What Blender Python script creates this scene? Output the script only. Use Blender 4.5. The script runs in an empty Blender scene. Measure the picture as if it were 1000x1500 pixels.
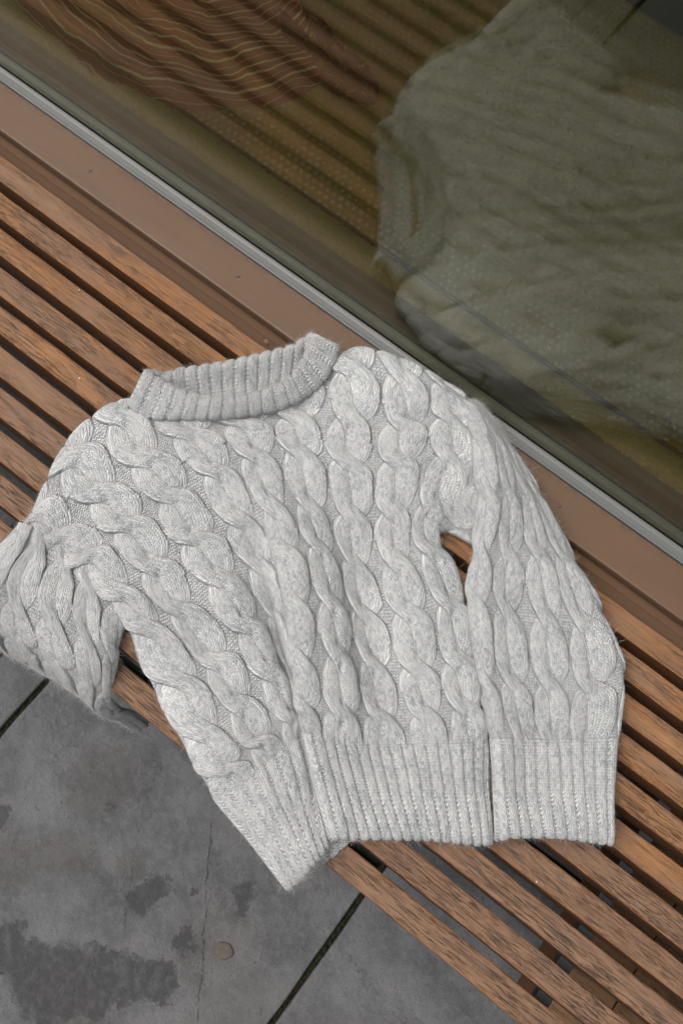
import bpy, math, random
import numpy as np
from mathutils import Vector

random.seed(7); RNG = np.random.default_rng(7)
scene = bpy.context.scene
COL = scene.collection

# ------------------------------------------------------------------ camera
cam_data = bpy.data.cameras.new('camera')
camera = bpy.data.objects.new('camera', cam_data); COL.objects.link(camera)
camera.location = (0.0, -0.5139, 1.2929)
camera.rotation_euler = (0.32107418, -0.05379533, 0.65473331)
cam_data.sensor_fit = 'VERTICAL'; cam_data.sensor_height = 36.0; cam_data.sensor_width = 24.0
cam_data.lens = 35.0
cam_data.clip_start = 0.05; cam_data.clip_end = 200.0
cam_data.dof.use_dof = True
cam_data.dof.focus_distance = 1.31
cam_data.dof.aperture_fstop = 4.5
scene.camera = camera

# ------------------------------------------------------------------ sky, sun, exposure
SUN_EL, SUN_AZ = math.radians(64), math.radians(244)     # soft light from the street side
world = bpy.data.worlds.new('World'); scene.world = world; world.use_nodes = True
wn = world.node_tree; wn.nodes.clear()
sky = wn.nodes.new('ShaderNodeTexSky'); sky.sky_type = 'NISHITA'; sky.sun_disc = False
sky.sun_elevation = SUN_EL; sky.sun_rotation = SUN_AZ
sky.air_density = 1.0; sky.dust_density = 6.0; sky.ozone_density = 1.0
hsv = wn.nodes.new('ShaderNodeHueSaturation'); hsv.inputs['Saturation'].default_value = 0.38
bg = wn.nodes.new('ShaderNodeBackground'); bg.inputs['Strength'].default_value = 0.14
wo = wn.nodes.new('ShaderNodeOutputWorld')
wn.links.new(sky.outputs[0], hsv.inputs['Color']); wn.links.new(hsv.outputs[0], bg.inputs['Color'])
wn.links.new(bg.outputs[0], wo.inputs['Surface'])
sun_data = bpy.data.lights.new('sun', 'SUN'); sun_data.energy = 1.1; sun_data.angle = math.radians(80)
sun_data.color = (1.0, 0.97, 0.92)
sun = bpy.data.objects.new('sun', sun_data); COL.objects.link(sun)
# direction towards the sun (sky rotation is measured clockwise from +Y)
sd = Vector((math.sin(SUN_AZ) * math.cos(SUN_EL), math.cos(SUN_AZ) * math.cos(SUN_EL), math.sin(SUN_EL)))
sun.rotation_euler = sd.to_track_quat('Z', 'Y').to_euler()
vs = scene.view_settings
vs.view_transform = 'Standard'; vs.look = 'None'; vs.gamma = 1.0; vs.use_curve_mapping = False
vs.exposure = 0.42
scene.cycles.use_denoising = True
scene.cycles.max_bounces = 10; scene.cycles.transparent_max_bounces = 16

# ------------------------------------------------------------------ helpers
def tag(o, label=None, cat=None, group=None, kind=None):
    for k, v in (('label', label), ('category', cat), ('group', group), ('kind', kind)):
        if v: o[k] = v
    return o
def empty(name, loc=(0, 0, 0), label=None, cat=None, group=None):
    o = bpy.data.objects.new(name, None); COL.objects.link(o); o.location = loc
    o.empty_display_size = 0.05
    return tag(o, label, cat, group)
def link(name, me, mat=None, parent=None):
    o = bpy.data.objects.new(name, me); COL.objects.link(o)
    if mat is not None and not me.materials: me.materials.append(mat)
    if parent is not None: o.parent = parent
    return o
def smooth(me, on=True):
    me.polygons.foreach_set('use_smooth', np.full(len(me.polygons), on, dtype=bool)); me.update()
def pymesh(name, V, F, sm=False):
    me = bpy.data.meshes.new(name); me.from_pydata([tuple(v) for v in V], [], [tuple(f) for f in F]); me.update()
    if sm: smooth(me)
    return me
def grid_mesh(name, P, attrs=None, flip=False, keep=None, nrm=None):
    """P: (rows, cols, 3) metres -> smooth quad mesh; attrs: {name: (rows, cols, 3)}; keep: bool (rows-1, cols-1)"""
    nr, nc, _ = P.shape
    idx = np.arange(nr * nc).reshape(nr, nc)
    q = np.stack([idx[:-1, :-1], idx[1:, :-1], idx[1:, 1:], idx[:-1, 1:]], -1)
    if keep is not None: q = q[keep]
    q = q.reshape(-1, 4)
    if flip: q = q[:, ::-1]
    q = np.ascontiguousarray(q)
    me = bpy.data.meshes.new(name)
    me.vertices.add(nr * nc); me.vertices.foreach_set('co', np.ascontiguousarray(P, dtype=np.float32).ravel())
    n = len(q)
    me.loops.add(n * 4); me.loops.foreach_set('vertex_index', q.astype(np.int32).ravel())
    me.polygons.add(n); me.polygons.foreach_set('loop_start', np.arange(0, n * 4, 4, dtype=np.int32))
    for k, a in (attrs or {}).items():
        at = me.attributes.new(k, 'FLOAT_VECTOR', 'POINT')
        at.data.foreach_set('vector', np.ascontiguousarray(a, dtype=np.float32).ravel())
    me.update(calc_edges=True); me.validate(); smooth(me)
    if nrm is not None: me.normals_split_custom_set_from_vertices(np.ascontiguousarray(nrm, dtype=np.float32).reshape(-1, 3))
    return me
def box_mesh(name, x0, x1, y0, y1, z0, z1, bev=0.0, segs=2):
    import bmesh
    bm = bmesh.new(); bmesh.ops.create_cube(bm, size=1)
    for v in bm.verts:
        v.co = ((x0 + x1) / 2 + v.co.x * (x1 - x0), (y0 + y1) / 2 + v.co.y * (y1 - y0), (z0 + z1) / 2 + v.co.z * (z1 - z0))
    if bev > 0: bmesh.ops.bevel(bm, geom=bm.edges[:], offset=bev, segments=segs, profile=0.5, affect='EDGES')
    me = bpy.data.meshes.new(name); bm.to_mesh(me); bm.free()
    return me
def extrude_profile(name, pts, x0, x1, closed=True, nx=1, sm=False):
    """pts: (y, z) profile swept along x"""
    V = []; F = []; n = len(pts); xs = np.linspace(x0, x1, nx + 1)
    for x in xs: V += [(x, y, z) for y, z in pts]
    for i in range(nx):
        for k in range(n if closed else n - 1):
            a, b = i * n + k, i * n + (k + 1) % n
            F.append((a, b, b + n, a + n))
    if closed: F.append(tuple(range(n))[::-1]); F.append(tuple(range(nx * n, nx * n + n)))
    return pymesh(name, V, F, sm)

class NT:
    """small node-graph helper"""
    def __init__(s, name, rough=0.6):
        s.m = bpy.data.materials.new(name); s.m.use_nodes = True; s.t = s.m.node_tree; s.t.nodes.clear()
        s.out = s.t.nodes.new('ShaderNodeOutputMaterial'); s.p = s.t.nodes.new('ShaderNodeBsdfPrincipled')
        s.t.links.new(s.p.outputs[0], s.out.inputs[0]); s.p.inputs['Roughness'].default_value = rough
    def set(s, sock, v):
        if v is None: return
        if isinstance(v, bpy.types.NodeSocket): s.t.links.new(v, sock)
        else: sock.default_value = v
    def n(s, kind, **kw):
        nd = s.t.nodes.new(kind)
        for k, v in kw.items(): setattr(nd, k, v)
        return nd
    def math(s, op, a, b=None, c=None, clamp=False):
        nd = s.n('ShaderNodeMath', operation=op, use_clamp=clamp)
        s.set(nd.inputs[0], a); s.set(nd.inputs[1], b); s.set(nd.inputs[2], c); return nd.outputs[0]
    def vmath(s, op, a, b=None, scale=None):
        nd = s.n('ShaderNodeVectorMath', operation=op)
        s.set(nd.inputs[0], a); s.set(nd.inputs[1], b)
        if scale is not None: s.set(nd.inputs['Scale'], scale)
        return nd.outputs['Value'] if op in ('DISTANCE', 'LENGTH', 'DOT_PRODUCT') else nd.outputs[0]
    def mapping(s, v, scale=(1, 1, 1), loc=(0, 0, 0), rot=(0, 0, 0)):
        nd = s.n('ShaderNodeMapping'); s.set(nd.inputs['Vector'], v); nd.inputs['Scale'].default_value = scale
        s.set(nd.inputs['Location'], loc); nd.inputs['Rotation'].default_value = rot; return nd.outputs[0]
    def noise(s, v, scale=5, detail=4, rough=0.55, dist=0.0, col=False):
        nd = s.n('ShaderNodeTexNoise'); s.set(nd.inputs['Vector'], v); s.set(nd.inputs['Scale'], scale)
        nd.inputs['Detail'].default_value = detail; nd.inputs['Roughness'].default_value = rough; nd.inputs['Distortion'].default_value = dist
        return nd.outputs['Color' if col else 'Fac']
    def white(s, v):
        nd = s.n('ShaderNodeTexWhiteNoise'); s.set(nd.inputs['Vector'], v); return nd.outputs['Value']
    def ramp(s, fac, stops, interp='LINEAR'):
        nd = s.n('ShaderNodeValToRGB'); nd.color_ramp.interpolation = interp; s.set(nd.inputs[0], fac)
        el = nd.color_ramp.elements
        while len(el) < len(stops): el.new(0.5)
        for e, (p, c) in zip(el, stops):
            e.position = p; e.color = (c, c, c, 1) if isinstance(c, (int, float)) else (*c, 1)
        return nd.outputs[0]
    def mix(s, fac, a, b, mode='MIX'):
        nd = s.n('ShaderNodeMix', data_type='RGBA', blend_type=mode)
        s.set(nd.inputs[0], fac)
        for sock, v in ((nd.inputs[6], a), (nd.inputs[7], b)):
            s.set(sock, (*v, 1) if isinstance(v, tuple) and len(v) == 3 else v)
        return nd.outputs[2]
    def step(s, v, lo, hi):
        nd = s.n('ShaderNodeMapRange', interpolation_type='SMOOTHSTEP'); s.set(nd.inputs[0], v)
        nd.inputs[1].default_value = lo; nd.inputs[2].default_value = hi; return nd.outputs[0]
    def obj(s): return s.n('ShaderNodeTexCoord').outputs['Object']
    def sep(s, v):
        nd = s.n('ShaderNodeSeparateXYZ'); s.set(nd.inputs[0], v); return nd.outputs
    def comb(s, x, y, z=0.0):
        nd = s.n('ShaderNodeCombineXYZ'); s.set(nd.inputs[0], x); s.set(nd.inputs[1], y); s.set(nd.inputs[2], z); return nd.outputs[0]
    def rnd(s): return s.n('ShaderNodeObjectInfo').outputs['Random']
    def color(s, v): s.set(s.p.inputs['Base Color'], (*v, 1) if isinstance(v, tuple) and len(v) == 3 else v)
    def rough(s, v): s.set(s.p.inputs['Roughness'], v)
    def bump(s, h, dist=0.001, strength=1.0, prev=None):
        nd = s.n('ShaderNodeBump'); nd.inputs['Distance'].default_value = dist; nd.inputs['Strength'].default_value = strength
        s.set(nd.inputs['Height'], h)
        if prev is not None: s.set(nd.inputs['Normal'], prev)
        s.set(s.p.inputs['Normal'], nd.outputs[0]); return nd.outputs[0]

# ------------------------------------------------------------------ materials
def mat_wood(name, base=(0.315, 0.150, 0.062), grey=(0.195, 0.114, 0.072)):
    m = NT(name, 0.62); o = m.obj(); r = m.rnd()
    v = m.vmath('ADD', o, m.comb(m.math('MULTIPLY', r, 37.0), m.math('MULTIPLY', r, 11.0), 0.0))
    sx, sy, sz = m.sep(o)
    grain = m.noise(m.mapping(v, (2.2, 70, 70)), 1.0, 6, 0.62, 0.6)
    fine = m.noise(m.mapping(v, (9, 420, 420)), 1.0, 3, 0.6)
    broad = m.noise(m.mapping(v, (3.0, 11, 11)), 1.0, 5, 0.6)
    long_g = m.noise(m.mapping(v, (0.9, 46, 46), (2, 4, 1)), 1.0, 5, 0.6, 0.3)
    c = m.ramp(m.math('ADD', m.math('MULTIPLY', grain, 0.55), m.math('MULTIPLY', long_g, 0.45)), [(0.28, tuple(x * 0.55 for x in base)), (0.5, base), (0.74, (min(1, base[0] * 1.30), base[1] * 1.40, base[2] * 1.45))])
    # weathering: greyer, drier patches, more of them towards the front of the bench
    wp = m.n('ShaderNodeNewGeometry').outputs['Position']; gy = m.sep(wp)[1]
    front = m.math('MULTIPLY', m.step(gy, -0.10, -0.42), 1.0)
    wgt = m.step(m.math('ADD', broad, m.math('ADD', m.math('MULTIPLY', front, 0.24), m.math('MULTIPLY', r, 0.06))), 0.46, 0.68)
    c = m.mix(m.math('MULTIPLY', wgt, 0.85), c, m.mix(grain, grey, tuple(x * 1.45 for x in grey)))
    pore = m.step(m.noise(m.mapping(v, (26, 1100, 1100)), 1.0, 2, 0.6), 0.50, 0.66)
    c = m.mix(m.math('MULTIPLY', pore, 0.38), c, (0.045, 0.026, 0.015))
    sil = m.step(m.noise(m.mapping(v, (30, 700, 700), (5, 9, 2)), 1.0, 2, 0.6), 0.60, 0.70)
    c = m.mix(m.math('MULTIPLY', sil, m.math('MULTIPLY', wgt, 0.30)), c, (0.30, 0.24, 0.19))
    # warm worn arrises along both long edges
    edge = m.step(m.math('ABSOLUTE', sy), 0.0125, 0.0168)
    c = m.mix(m.math('MULTIPLY', edge, 0.55), c, (0.27, 0.115, 0.040))
    # short dark checks and soot in the grain
    dash = m.noise(m.mapping(v, (38, 760, 760)), 1.0, 4, 0.75)
    dash = m.step(dash, 0.52, 0.58)
    where = m.step(m.noise(m.mapping(v, (5, 24, 24)), 1.0, 5, 0.65), 0.36, 0.56)
    where = m.math('MULTIPLY', where, m.math('ADD', 0.35, m.math('MULTIPLY', m.math('FRACT', m.math('MULTIPLY', r, 7.31)), 0.65)))
    dk = m.math('MULTIPLY', dash, m.math('ADD', m.math('MULTIPLY', where, 0.85), m.math('MULTIPLY', front, 0.15)), clamp=True)
    long_ = m.step(m.noise(m.mapping(v, (6, 520, 520)), 1.0, 2, 0.5), 0.67, 0.72)
    dk2 = m.math('MAXIMUM', dk, m.math('MULTIPLY', long_, 0.8))
    c = m.mix(m.math('MULTIPLY', dk2, 0.82), c, (0.028, 0.022, 0.017))
    blot = m.step(m.noise(m.mapping(v, (11, 60, 60)), 1.0, 7, 0.78), 0.52, 0.66)
    c = m.mix(m.math('MULTIPLY', blot, 0.60), c, (0.048, 0.040, 0.034))
    # a little algae
    alg = m.step(m.noise(m.mapping(v, (5, 26, 26), (3, 1, 7)), 1.0, 5, 0.7), 0.66, 0.78)
    c = m.mix(m.math('MULTIPLY', alg, m.math('MULTIPLY', front, 0.35)), c, (0.13, 0.14, 0.05))
    # steep sides get a darker brown, painting in the shade between the slats
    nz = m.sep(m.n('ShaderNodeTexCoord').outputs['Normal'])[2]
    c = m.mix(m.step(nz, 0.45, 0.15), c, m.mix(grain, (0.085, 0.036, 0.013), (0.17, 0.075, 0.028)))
    m.color(c)
    h = m.math('SUBTRACT', m.math('ADD', m.math('MULTIPLY', grain, 0.6), m.math('MULTIPLY', fine, 0.5)), m.math('MULTIPLY', dk2, 0.8))
    m.bump(h, 0.0006, 0.9)
    m.rough(m.math('ADD', 0.50, m.math('MULTIPLY', broad, 0.25)))
    m.p.inputs['Specular IOR Level'].default_value = 0.35
    return m.m
def mat_paint(name, col, rough=0.5, dirt=0.35):
    m = NT(name, rough); o = m.obj()
    a = m.noise(m.mapping(o, (1.5, 9, 9)), 4.0, 6, 0.65); b = m.noise(o, 160, 3, 0.6)
    c = m.mix(m.math('MULTIPLY', m.step(a, 0.35, 0.75), dirt), col, tuple(x * 0.72 for x in col))
    sp = m.step(m.noise(o, 420, 2, 0.6), 0.70, 0.76)
    c = m.mix(m.math('MULTIPLY', sp, 0.25), c, (0.30, 0.24, 0.19))
    scr = m.step(m.noise(m.mapping(o, (7, 260, 260), (1, 2, 3)), 1.0, 4, 0.7), 0.66, 0.74)
    c = m.mix(m.math('MULTIPLY', scr, 0.22), c, tuple(min(1, x * 1.7) for x in col))
    yy = m.sep(o)[1]
    gr = m.math('MULTIPLY', m.step(yy, 0.086, 0.101), m.step(m.noise(m.mapping(o, (2, 1, 1)), 30, 5, 0.7), 0.40, 0.62))
    drip = m.step(m.noise(m.mapping(o, (55, 5, 5)), 1.0, 5, 0.7), 0.58, 0.72)
    c = m.mix(m.math('MULTIPLY', gr, 0.55), c, tuple(x * 0.45 for x in col)); c = m.mix(m.math('MULTIPLY', drip, 0.22), c, tuple(x * 0.6 for x in col))
    m.color(c); m.rough(m.math('ADD', rough - 0.08, m.math('MULTIPLY', a, 0.2)))
    m.bump(m.math('ADD', b, m.math('MULTIPLY', a, 0.6)), 0.0002, 0.5); return m.m
def mat_plain(name, col, rough=0.6, metal=0.0, scale=60, var=0.25, bump=0.0003):
    m = NT(name, rough); o = m.obj(); a = m.noise(o, scale, 5, 0.6)
    m.color(m.mix(a, tuple(x * (1 - var) for x in col), tuple(min(1, x * (1 + var)) for x in col)))
    m.p.inputs['Metallic'].default_value = metal; m.bump(a, bump, 0.6); return m.m
def mat_glass():
    m = NT('glass'); m.t.nodes.remove(m.p)
    g = m.n('ShaderNodeNewGeometry')
    c = m.math('ABSOLUTE', m.vmath('DOT_PRODUCT', g.outputs['Normal'], g.outputs['Incoming']))
    k = m.math('POWER', m.math('SUBTRACT', 1.0, c, clamp=True), 4.6)
    F = m.math('ADD', 0.042, m.math('MULTIPLY', k, 0.958))
    tr = m.n('ShaderNodeBsdfTransparent'); tr.inputs[0].default_value = (0.92, 0.93, 0.865, 1)
    gl = m.n('ShaderNodeBsdfGlossy'); gl.inputs['Roughness'].default_value = 0.0; gl.inputs[0].default_value = (1, 1, 1, 1)
    mx = m.n('ShaderNodeMixShader'); m.set(mx.inputs[0], F)
    m.t.links.new(tr.outputs[0], mx.inputs[1]); m.t.links.new(gl.outputs[0], mx.inputs[2])
    m.t.links.new(mx.outputs[0], m.out.inputs[0]); return m.m
def mat_stone():
    """blue-grey paving stone with damp blotches, rusty patches and two hairline cracks"""
    m = NT('paving_stone', 0.75)
    wp = m.n('ShaderNodeNewGeometry').outputs['Position']; r = m.rnd(); o = wp
    a = m.noise(o, 9, 8, 0.66); b = m.noise(o, 75, 5, 0.62); s = m.noise(o, 340, 3, 0.6)
    c = m.mix(m.step(a, 0.3, 0.72), (0.086, 0.089, 0.094), (0.188, 0.191, 0.197))
    c = m.mix(m.math('MULTIPLY', m.step(b, 0.42, 0.70), 0.45), c, (0.19, 0.19, 0.195))
    c = m.mix(m.math('MULTIPLY', m.step(s, 0.55, 0.70), 0.5), c, (0.052, 0.052, 0.055))
    c = m.mix(m.math('MULTIPLY', m.step(m.noise(o, 210, 3, 0.7), 0.60, 0.72), 0.45), c, (0.25, 0.25, 0.25))
    c = m.mix(m.math('MULTIPLY', m.step(m.noise(o, 3.1, 5, 0.6), 0.5, 0.68), 0.25), c, (0.125, 0.108, 0.090))
    c = m.mix(m.math('MULTIPLY', r, 0.22), c, (0.075, 0.075, 0.080))
    wob = m.vmath('SCALE', m.vmath('SUBTRACT', m.noise(o, 24, 5, 0.75, col=True), (0.5, 0.5, 0.5)), scale=0.115)
    ow = m.vmath('ADD', o, wob)
    def blob(x, y, rad, stretch=1.0, soft=0.13):
        d = m.vmath('LENGTH', m.vmath('MULTIPLY', m.vmath('SUBTRACT', ow, (x, y, -0.45)), (1.0, stretch, 0.0)))
        return m.step(d, rad * (1 + soft), rad * (1 - soft))
    spots = m.step(m.noise(m.vmath('ADD', o, wob), 17, 6, 0.74), 0.60, 0.64)
    damp = m.math('MULTIPLY', spots, 0.75)
    for x, y, rad, st in STAINS_DAMP:
        k = blob(x, y, rad, st); damp = m.math('MAXIMUM', damp, k)
    rust = None
    for x, y, rad, st in STAINS_RUST:
        k = blob(x, y, rad, st, 0.35); rust = k if rust is None else m.math('MAXIMUM', rust, k)
    c = m.mix(m.math('MULTIPLY', rust, 0.30), c, (0.075, 0.060, 0.048))
    damp = m.math('MULTIPLY', damp, m.math('ADD', 0.55, m.math('MULTIPLY', m.step(b, 0.35, 0.6), 0.45)))
    c = m.mix(m.math('MULTIPLY', damp, 0.85), c, m.mix(b, (0.030, 0.030, 0.034), (0.054, 0.054, 0.059)))
    pits = m.step(m.noise(o, 62, 4, 0.7), 0.69, 0.735)
    c = m.mix(m.math('MULTIPLY', pits, 0.7), c, (0.045, 0.040, 0.036))
    crk = None
    wob2 = m.vmath('SCALE', m.vmath('SUBTRACT', m.noise(o, 14, 6, 0.7, col=True), (0.5, 0.5, 0.5)), scale=0.030)
    oc = m.sep(m.vmath('ADD', o, wob2))
    for (x0, y0, x1, y1, w, amt) in CRACKS:
        L = math.hypot(x1 - x0, y1 - y0); nx, ny = -(y1 - y0) / L, (x1 - x0) / L
        d = m.math('ABSOLUTE', m.math('ADD', m.math('MULTIPLY', m.math('SUBTRACT', oc[0], x0), nx), m.math('MULTIPLY', m.math('SUBTRACT', oc[1], y0), ny)))
        al = m.math('ADD', m.math('MULTIPLY', m.math('SUBTRACT', oc[0], x0), (x1 - x0) / L / L), m.math('MULTIPLY', m.math('SUBTRACT', oc[1], y0), (y1 - y0) / L / L))
        inside = m.math('MULTIPLY', m.step(al, 0.0, 0.04), m.step(al, 1.0, 0.96))
        k = m.math('MULTIPLY', m.math('MULTIPLY', m.step(d, w, w * 0.3), inside), amt)
        crk = k if crk is None else m.math('MAXIMUM', crk, k)
    crk = m.math('MULTIPLY', crk, m.step(m.noise(o, 45, 4, 0.7), 0.38, 0.56))
    c = m.mix(crk, c, (0.04, 0.037, 0.03))
    m.color(c)
    h = m.math('ADD', m.math('MULTIPLY', a, 1.2), m.math('ADD', m.math('MULTIPLY', b, 0.7), m.math('MULTIPLY', s, 0.25)))
    h = m.math('SUBTRACT', h, m.math('ADD', m.math('MULTIPLY', crk, 0.9), m.math('MULTIPLY', pits, 0.7)))
    m.bump(m.math('ADD', h, m.math('MULTIPLY', m.noise(o, 150, 5, 0.75), 0.8)), 0.0045, 1.0)
    m.rough(m.math('SUBTRACT', 0.78, m.math('MULTIPLY', damp, 0.22))); return m.m
def mat_wool():
    """melange wool; the attribute 'knit' holds stitch column, stitch row and purl side"""
    m = NT('wool', 0.95)
    at = m.n('ShaderNodeAttribute'); at.attribute_name = 'knit'
    a, b, pu = m.sep(at.outputs['Vector'])
    fa = m.math('FRACT', a); dx = m.math('ABSOLUTE', m.math('SUBTRACT', fa, 0.5))
    # knit side: two slanted legs per column
    q = m.math('MULTIPLY', m.math('SUBTRACT', dx, 0.25), 4.0)
    leg = m.math('SUBTRACT', 1.0, m.math('MULTIPLY', q, q), clamp=True)
    t = m.math('FRACT', m.math('ADD', b, m.math('MULTIPLY', dx, 1.5)))
    tq = m.math('SUBTRACT', m.math('MULTIPLY', t, 2.0), 1.0)
    tp = m.math('SUBTRACT', 1.0, m.math('POWER', m.math('ABSOLUTE', tq), 2.5), clamp=True)
    hk = m.math('MULTIPLY', m.math('POWER', leg, 0.4), m.math('ADD', 0.12, m.math('MULTIPLY', tp, 0.88)))
    # purl side: wavy bumps lying across
    tt = m.math('FRACT', m.math('ADD', b, m.math('MULTIPLY', dx, 1.1)))
    tq2 = m.math('SUBTRACT', m.math('MULTIPLY', tt, 2.0), 1.0)
    hp = m.math('SUBTRACT', 1.0, m.math('MULTIPLY', tq2, tq2), clamp=True)
    h = m.math('ADD', m.math('MULTIPLY', hk, m.math('SUBTRACT', 1.0, pu)), m.math('MULTIPLY', m.math('MULTIPLY', hp, 1.5), pu))
    g = m.n('ShaderNodeNewGeometry').outputs['Position']
    fib = m.noise(g, 900, 2, 0.7); mel = m.noise(g, 26, 5, 0.6); fine = m.noise(m.mapping(g, (1, 1, 1)), 330, 3, 0.7)
    cell = m.white(m.comb(m.math('FLOOR', m.math('MULTIPLY', a, 2.0)), m.math('FLOOR', m.math('ADD', b, m.math('MULTIPLY', dx, 1.5))), 0.0))
    f = m.math('ADD', m.math('MULTIPLY', mel, 0.50), m.math('ADD', m.math('MULTIPLY', cell, 0.34), m.math('MULTIPLY', fine, 0.30)))
    c = m.ramp(f, [(0.30, (0.38, 0.397, 0.43)), (0.55, (0.655, 0.668, 0.672)), (0.80, (0.80, 0.81, 0.795))])
    m.color(c)
    hh = m.math('ADD', h, m.math('MULTIPLY', fib, 0.25))
    m.bump(hh, 0.0019, 1.0)
    m.p.inputs['Specular IOR Level'].default_value = 0.15
    m.p.inputs['Sheen Weight'].default_value = 0.25; m.p.inputs['Sheen Roughness'].default_value = 0.5
    return m.m

# stains and cracks of the paving, metres (x, y, radius, stretch)
STAINS_DAMP = [(-0.129, -0.715, 0.030, 0.8), (-0.033, -0.723, 0.016, 1.0), (-0.02, -0.795, 0.026, 0.9), (-0.10, -0.855, 0.052, 1.0), (-0.055, -0.815, 0.034, 1.3),
               (-0.395, -0.77, 0.024, 1.0), (-0.257, -0.91, 0.040, 0.8), (-0.07, -0.655, 0.010, 1.0), (0.0, -0.62, 0.022, 1.0), (-0.27, -0.64, 0.012, 2.0), (-0.16, -0.90, 0.06, 1.0)]
STAINS_RUST = [(-0.285, -0.76, 0.035, 1.2), (-0.255, -0.735, 0.032, 1.0), (-0.33, -0.80, 0.05, 1.3), (-0.18, -0.69, 0.012, 0.5), (-0.30, -0.62, 0.05, 0.8), (-0.05, -0.60, 0.008, 1)]
CRACKS = [(-0.12, -0.558, 0.06, -0.807, 0.0012, 0.8), (-0.231, -0.602, -0.102, -0.807, 0.0012, 0.32)]

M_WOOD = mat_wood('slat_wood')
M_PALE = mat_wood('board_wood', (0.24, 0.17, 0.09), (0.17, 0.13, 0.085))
M_BROWN = mat_paint('brown_paint', (0.138, 0.078, 0.043), 0.5)
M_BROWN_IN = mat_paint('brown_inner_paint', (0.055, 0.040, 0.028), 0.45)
M_STEEL = mat_plain('grey_steel', (0.028, 0.028, 0.030), 0.6, 0.0)
M_GLASS = mat_glass()
M_STONE = mat_stone()
M_WOOL = mat_wool()

# ================================================================== the setting
FRONT_Y, REAR_Y = -0.4980, 0.0
GZ = -0.45                                     # paving top
ground = link('ground', pymesh('ground', [(-15, -15, GZ - 0.035), (15, -15, GZ - 0.035), (15, 15, GZ - 0.035), (-15, 15, GZ - 0.035)], [(0, 1, 2, 3)]),
              mat_plain('joint_earth', (0.020, 0.019, 0.014), 0.95, 0, 90, 0.5, 0.002))
tag(ground, kind='structure')
pav = empty('pavement', (0, 0, 0)); tag(pav, kind='structure')
def slab(x0, x1, y0, y1, seed, n=14):
    """a slab with slightly chipped, uneven edges"""
    rg = np.random.default_rng(seed); P = []
    def side(ax, ay, bx, by):
        for k in range(n):
            t = k / n; P.append((ax + (bx - ax) * t + rg.normal(0, 0.0011), ay + (by - ay) * t + rg.normal(0, 0.0011)))
    side(x0, y0, x1, y0); side(x1, y0, x1, y1); side(x1, y1, x0, y1); side(x0, y1, x0, y0)
    N = len(P); cx, cy = (x0 + x1) / 2, (y0 + y1) / 2
    V = []
    def ring(inset, z):
        for x, y in P:
            V.append((x - math.copysign(min(inset, abs(x - cx)), x - cx) , y - math.copysign(min(inset, abs(y - cy)), y - cy), z))
    ring(0.0, GZ - 0.05); ring(0.0, GZ - 0.0035); ring(0.0012, GZ - 0.0008); ring(0.0045, GZ)
    F = []
    for k in range(3):
        for i in range(N):
            j = (i + 1) % N; F.append((k * N + i, k * N + j, (k + 1) * N + j, (k + 1) * N + i))
    F.append(tuple(range(3 * N, 4 * N)))
    link('slab', pymesh('slab', V, F), M_STONE, pav)
xs = [-1.86, -1.225, -0.582, -0.4905, 0.152, 0.80, 1.45, 2.1]
for i in range(len(xs) - 1):
    g = 0.0045 if i in (1, 2) and xs[i + 1] < -0.5 else 0.006
    x0 = xs[i] + (0.002 if i == 2 else 0.0048); x1 = xs[i + 1] - (0.002 if i == 1 else 0.0048)
    off = -0.18 if i % 2 else 0.0
    for k, (y0, y1) in enumerate(((-2.35, -1.32), (-1.31, -0.27 + off), (-0.26 + off, 0.06))):
        slab(x0, x1, y0 + 0.002, y1 - 0.002, 10 * i + k)
# moss lining the two joints
def moss(x, y0, y1, n, seed):
    rg = np.random.default_rng(seed); V = []; F = []
    for k in range(n):
        cx = x + rg.normal(0, 0.0022); cy = rg.uniform(y0, y1); cz = GZ - 0.022 + rg.uniform(0, 0.014); r = rg.uniform(0.0015, 0.0042)
        b = len(V)
        for dx, dy, dz in ((1, 0, 0), (-1, 0, 0), (0, 1, 0), (0, -1, 0), (0, 0, 1.2)):
            V.append((cx + dx * r * rg.uniform(.6, 1.3), cy + dy * r * rg.uniform(.6, 1.5), cz + dz * r))
        F += [(b, b + 2, b + 4), (b + 2, b + 1, b + 4), (b + 1, b + 3, b + 4), (b + 3, b, b + 4)]
    return V, F
V1, F1 = moss(-0.4905, -1.0, -0.2, 2600, 1); V2, F2 = moss(0.152, -1.0, -0.2, 2600, 2)
mo = link('moss', pymesh('moss', V1 + V2, F1 + [tuple(i + len(V1) for i in f) for f in F2]),
          mat_plain('moss_green', (0.020, 0.024, 0.008), 0.95, 0, 300, 0.6, 0.001))
tag(mo, 'dark green moss growing in the joints between the paving slabs', 'moss', kind='stuff')

# ------------------------------------------------------------------ shop front
X0, X1 = -3.2, 3.2
GLASS_Y = 0.1210
win = empty('shop_window', (0, 0.0, GZ), 'large shop window with brown painted sill behind the bench', 'window')
def wpart(name, me, mat): 
    o = link(name, me, mat, win); o.matrix_parent_inverse.identity(); o.location = (0, 0, -GZ); return o
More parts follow.
